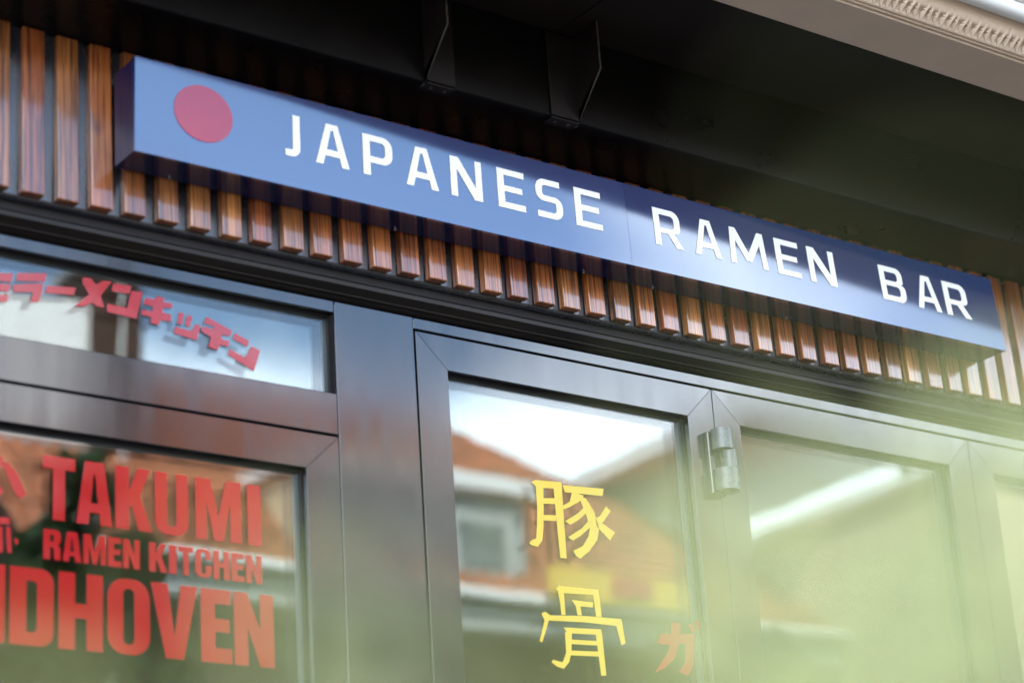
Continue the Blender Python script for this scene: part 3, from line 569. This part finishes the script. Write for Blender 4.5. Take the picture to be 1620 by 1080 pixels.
link('gable', finish(bm, 'gable'), M['brownbrick'], hb, W(*V(9.45, 24, 8)))
vbox('gutter', 'white', hb, 9.1, 21.8, 19.72, 19.88, EZ - .02, EZ + .10, .02)
vbox('eaves_board', 'greyboard', hb, 9.2, 21.6, 19.9, 20.4, EZ - .35, EZ - .05)
dm = vbox('dormer', 'greyboard', hb, 12.55, 15.6, 20.42, 23.0, 6.72, 7.80)
vbox('dormer_roof', 'white', dm, 12.45, 15.75, 20.22, 23.3, 7.80, 8.02, .01) if False else None
def sub(o, parent):
    o.location = o.location - parent.location; o.parent = parent; return o
sub(vbox('roof_board', 'white', hb, 12.40, 15.75, 20.20, 23.3, 7.82, 8.02, .01), dm)
for wx0, wx1 in ((12.95, 13.75), (14.62, 15.25)):
    f = vbox('window', 'trim', hb, wx0 - .12, wx1 + .12, 20.34, 20.42, 6.85, 7.62)
    sub(vbox('pane', 'slate', hb, wx0, wx1, 20.31, 20.34, 6.97, 7.50), f)
sub(vbox('cheek', 'creamwall', hb, 12.50, 12.55, 20.42, 22.6, 6.9, 7.80), dm)
ch = vbox('chimney', 'brownbrick', hb, 10.70, 11.32, 21.6, 22.5, 8.2, 10.42)
sub(vbox('cap', 'greyboard', hb, 10.62, 11.40, 21.5, 22.6, 10.42, 10.50), ch)
vbox('chimney', 'white', hb, 8.85, 10.69, 21.7, 22.8, 7.0, 9.88)
for o in (cyl('flue_pipe', 'white', hb, V(10.98, 21.45, 8.0), V(10.98, 21.45, 10.15), .018, n=12), cyl('flue_pipe', 'white', hb, V(10.98, 21.45, 10.15), V(10.78, 21.45, 10.20), .018, n=12)): pass
for k in range(5):
    x = 10.2 + 2.3 * k
    f = vbox('window', 'white', hb, x, x + 1.3, 20.32, 20.4, 3.3, 5.1); sub(vbox('pane', 'gap', hb, x + .1, x + .62, 20.28, 20.32, 3.4, 5.0), f); sub(vbox('pane', 'gap', hb, x + .68, x + 1.2, 20.28, 20.32, 3.4, 5.0), f)
yb = empty('shop_board', W(*V(16.6, 19.6, 6.45)), 'yellow advertising board with a red panel on the eaves across the street', 'sign board')
vbox('board', 'signyellow', yb, 15.35, 17.75, 19.60, 19.68, 6.50, 6.86)
vbox('panel', 'signred', yb, 16.2, 16.75, 19.56, 19.60, 6.58, 6.82)
hc = empty('cream_house', W(*V(24, 20, -1.6)), 'flat roofed cream house across the street with white roof edge and grey roof canopy', 'house')
vbox('wall', 'creamwall', hc, 20.02, 30, 17.4, 30, -1.6, 7.99)
vbox('roof_edge', 'white', hc, 19.90, 30.2, 17.2, 30.2, 7.99, 8.13)
slab = vbox('canopy_slab', 'white', hc, 18.3, 21.45, 19.3, 24.2, 8.98, 9.2, .01)
for px_, py_ in ((21.3, 19.6), (21.3, 23.9)): sub(vbox('post', 'greyboard', hc, px_, px_ + .1, py_, py_ + .1, 8.13, 8.98), slab)
for k in range(4):
    x = 21 + 2.2 * k
    f = vbox('window', 'white', hc, x, x + 1.3, 17.32, 17.4, 4.6, 6.4); sub(vbox('pane', 'gap', hc, x + .1, x + 1.2, 17.28, 17.32, 4.7, 6.3), f)
ha = empty('slate_house', W(*V(3, 24, -1.6)), 'brown brick house with grey slate roof far left across the street', 'house')
vbox('wall', 'brownbrick', ha, -4, 7.6, 20.8, 29, -1.6, 5.2)
tiled('roof_tiles', 'slate', ha, (-4.3, 20.4, 5.2), (7.9, 20.4, 5.2), (-4.3, 24.6, 8.4), (7.9, 24.6, 8.4), 14, 30)

def tree(label, x, yv, zc, rx, rz, n, seed, m='crown', leaf=.16, even=False):
    r = random.Random(seed); t = empty('street_tree', W(*V(x, yv, -1.6)), label, 'tree', 'trees across the street')
    b = V(x, yv, 0); 
    cyl('trunk', 'bark', t, (b[0], b[1], -1.7), (b[0] + .1, b[1], zc), .17, .07, n=10)
    for k in range(6):
        a = k * 1.05 + r.random(); cyl('limb', 'bark', t, (b[0], b[1], zc - rz * .5), (b[0] + rx * .6 * math.cos(a), b[1] + rx * .6 * math.sin(a), zc + rz * r.uniform(-.1, .6)), .06, .02, n=7)
    cl = [(Vector((r.gauss(0, .5) * rx, r.gauss(0, .5) * rx, r.gauss(0, .5) * rz)), r.uniform(.25, .45)) for _ in range(26)]
    if even:
        cl = []
        while len(cl) < 44:
            q = Vector((r.uniform(-1, 1), r.uniform(-1, 1), r.uniform(-1, 1)))
            if q.length < 1: cl.append((Vector((q.x * rx * .8, q.y * rx * .8, q.z * rz * .8)), r.uniform(.16, .34)))
    V_, F_ = [], []
    for k in range(n):
        c, s = r.choice(cl); d = Vector((r.gauss(0, 1), r.gauss(0, 1), r.gauss(0, 1))).normalized() * s * r.uniform(.6, 1.05)
        p = W(b[0], b[1], zc) + c + Vector((d.x * rx, d.y * rx, d.z * rz * .8))
        u = Vector((r.gauss(0, 1), r.gauss(0, 1), r.gauss(0, 1))).normalized(); v = u.cross(Vector((r.random(), r.random(), r.random()))).normalized(); q = leaf * r.uniform(.6, 1.2)
        i = len(V_); V_ += [p - u * q, p + v * q * .5, p + u * q, p - v * q * .5]; F_.append((i, i + 1, i + 2, i + 3))
    me = bpy.data.meshes.new('crown'); me.from_pydata(V_, [], F_); o = link('crown', me, M[m], t, W(b[0], b[1], zc)); o['kind'] = 'stuff'
tree('dark street tree in front of the orange roofed house, its crown overlapping the roof edge', 6.95, 14.2, 3.95, .62, 1.15, 5000, 1)
tree('round street tree before the ground floor of the brick house', 10.0, 13.0, 2.0, 1.9, 1.6, 6000, 2)
tree('low street tree in front of the dormer side of the brick house', 12.9, 14.2, 2.2, 1.9, 1.7, 6000, 3)
tree('tall pale green tree between the brick house and the cream house', 22.6, 26, 8.4, 1.7, 2.0, 12000, 4, m='pale', leaf=.15, even=True)
tree('street tree in front of the cream house', 17.5, 14.5, 1.6, 2.0, 1.7, 6000, 5)

# ------------------------------------------------------------------ leafy shrub standing close to the camera
fr = random.Random(11)
shrub = empty('leafy_shrub', (0.36, -3.05, 0.0), 'out of focus bright green leafy shrub rising between the camera and the doors', 'shrub')
def ray(px, py): return (right * ((px - 810) / 3639.6) + down * ((py - 540) / 3639.6) + fwd)
# soft clumps of foliage: centre in metres from the eye, taken from image pixels, spread, number of leaves
CL = [
  ((0.2992, 0.2913, 0.0956), (0.0246, 0.0259, 0.0138), 32, 0.0085),
  ((0.316, 0.2766, 0.0995), (0.0191, 0.0234, 0.016), 15, 0.0085),
  ((0.2695, 0.2925, 0.0842), (0.0216, 0.0244, 0.0124), 14, 0.0085),
  ((0.3226, 0.2916, 0.1138), (0.0207, 0.024, 0.0133), 12, 0.008),
  ((0.2745, 0.2807, 0.1009), (0.0201, 0.0237, 0.0124), 7, 0.008),
  ((0.2373, 0.291, 0.0824), (0.019, 0.0231, 0.0118), 5, 0.0075),
  ((0.3178, 0.265, 0.1206), (0.0177, 0.0226, 0.0125), 5, 0.008),
  ((0.2748, 0.2648, 0.0775), (0.024, 0.0254, 0.0115), 15, 0.0085),
  ((0.1962, 0.2968, 0.0799), (0.0176, 0.0226, 0.0119), 15, 0.0055),
  ((0.1933, 0.2943, 0.0897), (0.0175, 0.0225, 0.0117), 5, 0.0055),
  ((0.1742, 0.3394, 0.0821), (0.024, 0.0255, 0.0119), 9, 0.0065),
  ((0.2124, 0.2856, 0.0772), (0.0185, 0.0229, 0.0117), 5, 0.0065),
  ((0.1221, 0.1095, 0.0545), (0.0051, 0.0062, 0.0039), 4, 0.0022),
  ((0.1173, 0.101, 0.0659), (0.0051, 0.0062, 0.0038), 2, 0.0022),
  ((0.124, 0.1343, 0.0561), (0.0052, 0.0063, 0.0041), 2, 0.0022),
  ((0.2913, 0.2518, 0.0781), (0.0183, 0.0229, 0.0118), 6, 0.0085)]
V_, F_ = [], []
def add_leaf(p, size, r):
    n = (-fwd * .7 + Vector((r.gauss(0, .5), r.gauss(0, .5), r.gauss(0, .5)))).normalized()
    u = n.cross(Vector((r.gauss(0, 1), r.gauss(0, 1), r.gauss(0, 1)))).normalized(); v = n.cross(u)
    i = len(V_)
    pts = [(-1, 0, 0), (-.5, .36, .07), (.15, .42, .08), (1, 0, -.06), (.15, -.42, .08), (-.5, -.36, .07), (-.3, 0, -.03), (.3, 0, -.03)]
    for a, b, c in pts: V_.append(p + (u * a + v * b + n * c) * size)
    F_.extend([(i, i + 6, i + 1), (i + 1, i + 6, i + 7, i + 2), (i + 2, i + 7, i + 3), (i, i + 5, i + 6), (i + 5, i + 4, i + 7, i + 6), (i + 4, i + 3, i + 7)])
tips = []
for c, sp, cnt, size in CL:
    c = Vector(c); k = 0; tips.append(Vector(EYE) + c)
    while k < cnt:
        g = Vector((fr.gauss(0, 1), fr.gauss(0, 1), fr.gauss(0, 1)))
        if g.length > 2.3: continue
        p = c + Vector((g.x * sp[0], g.y * sp[1], g.z * sp[2]))
        if p.dot(fwd) < .14: continue
        add_leaf(Vector(EYE) + p, size * fr.uniform(.7, 1.2), fr); k += 1
for k in range(900):                                     # lower body of the shrub, below the picture
    a = fr.random() * math.tau; h = fr.uniform(.25, 1.32); rr = .34 * math.sqrt(fr.random())
    add_leaf(Vector((0.36 + rr * math.cos(a), -3.0 + rr * math.sin(a), h)), .02 * fr.uniform(.8, 1.3), fr)
me = bpy.data.meshes.new('leaves'); me.from_pydata(V_, [], F_)
lv = link('leaves', me, M['leaf'], shrub, (0.36, -3.05, 1.3)); lv['kind'] = 'stuff'
def rel(v): return (v[0] - EYE[0], v[1] - EYE[1], v[2] - EYE[2])
for k, t in enumerate(tips):
    b = Vector((0.36 + .03 * math.cos(k), -3.0 + .03 * math.sin(k), 0.0)); m1 = b.lerp(t, .5) + Vector((0, .02, .12)); m1.z = min(m1.z, 1.2)
    cyl('stem', 'bark', shrub, rel(b), rel(m1), .006, .004, n=6); cyl('stem', 'bark', shrub, rel(m1), rel(t - Vector((0, 0, .05))), .004, .0015, n=6)
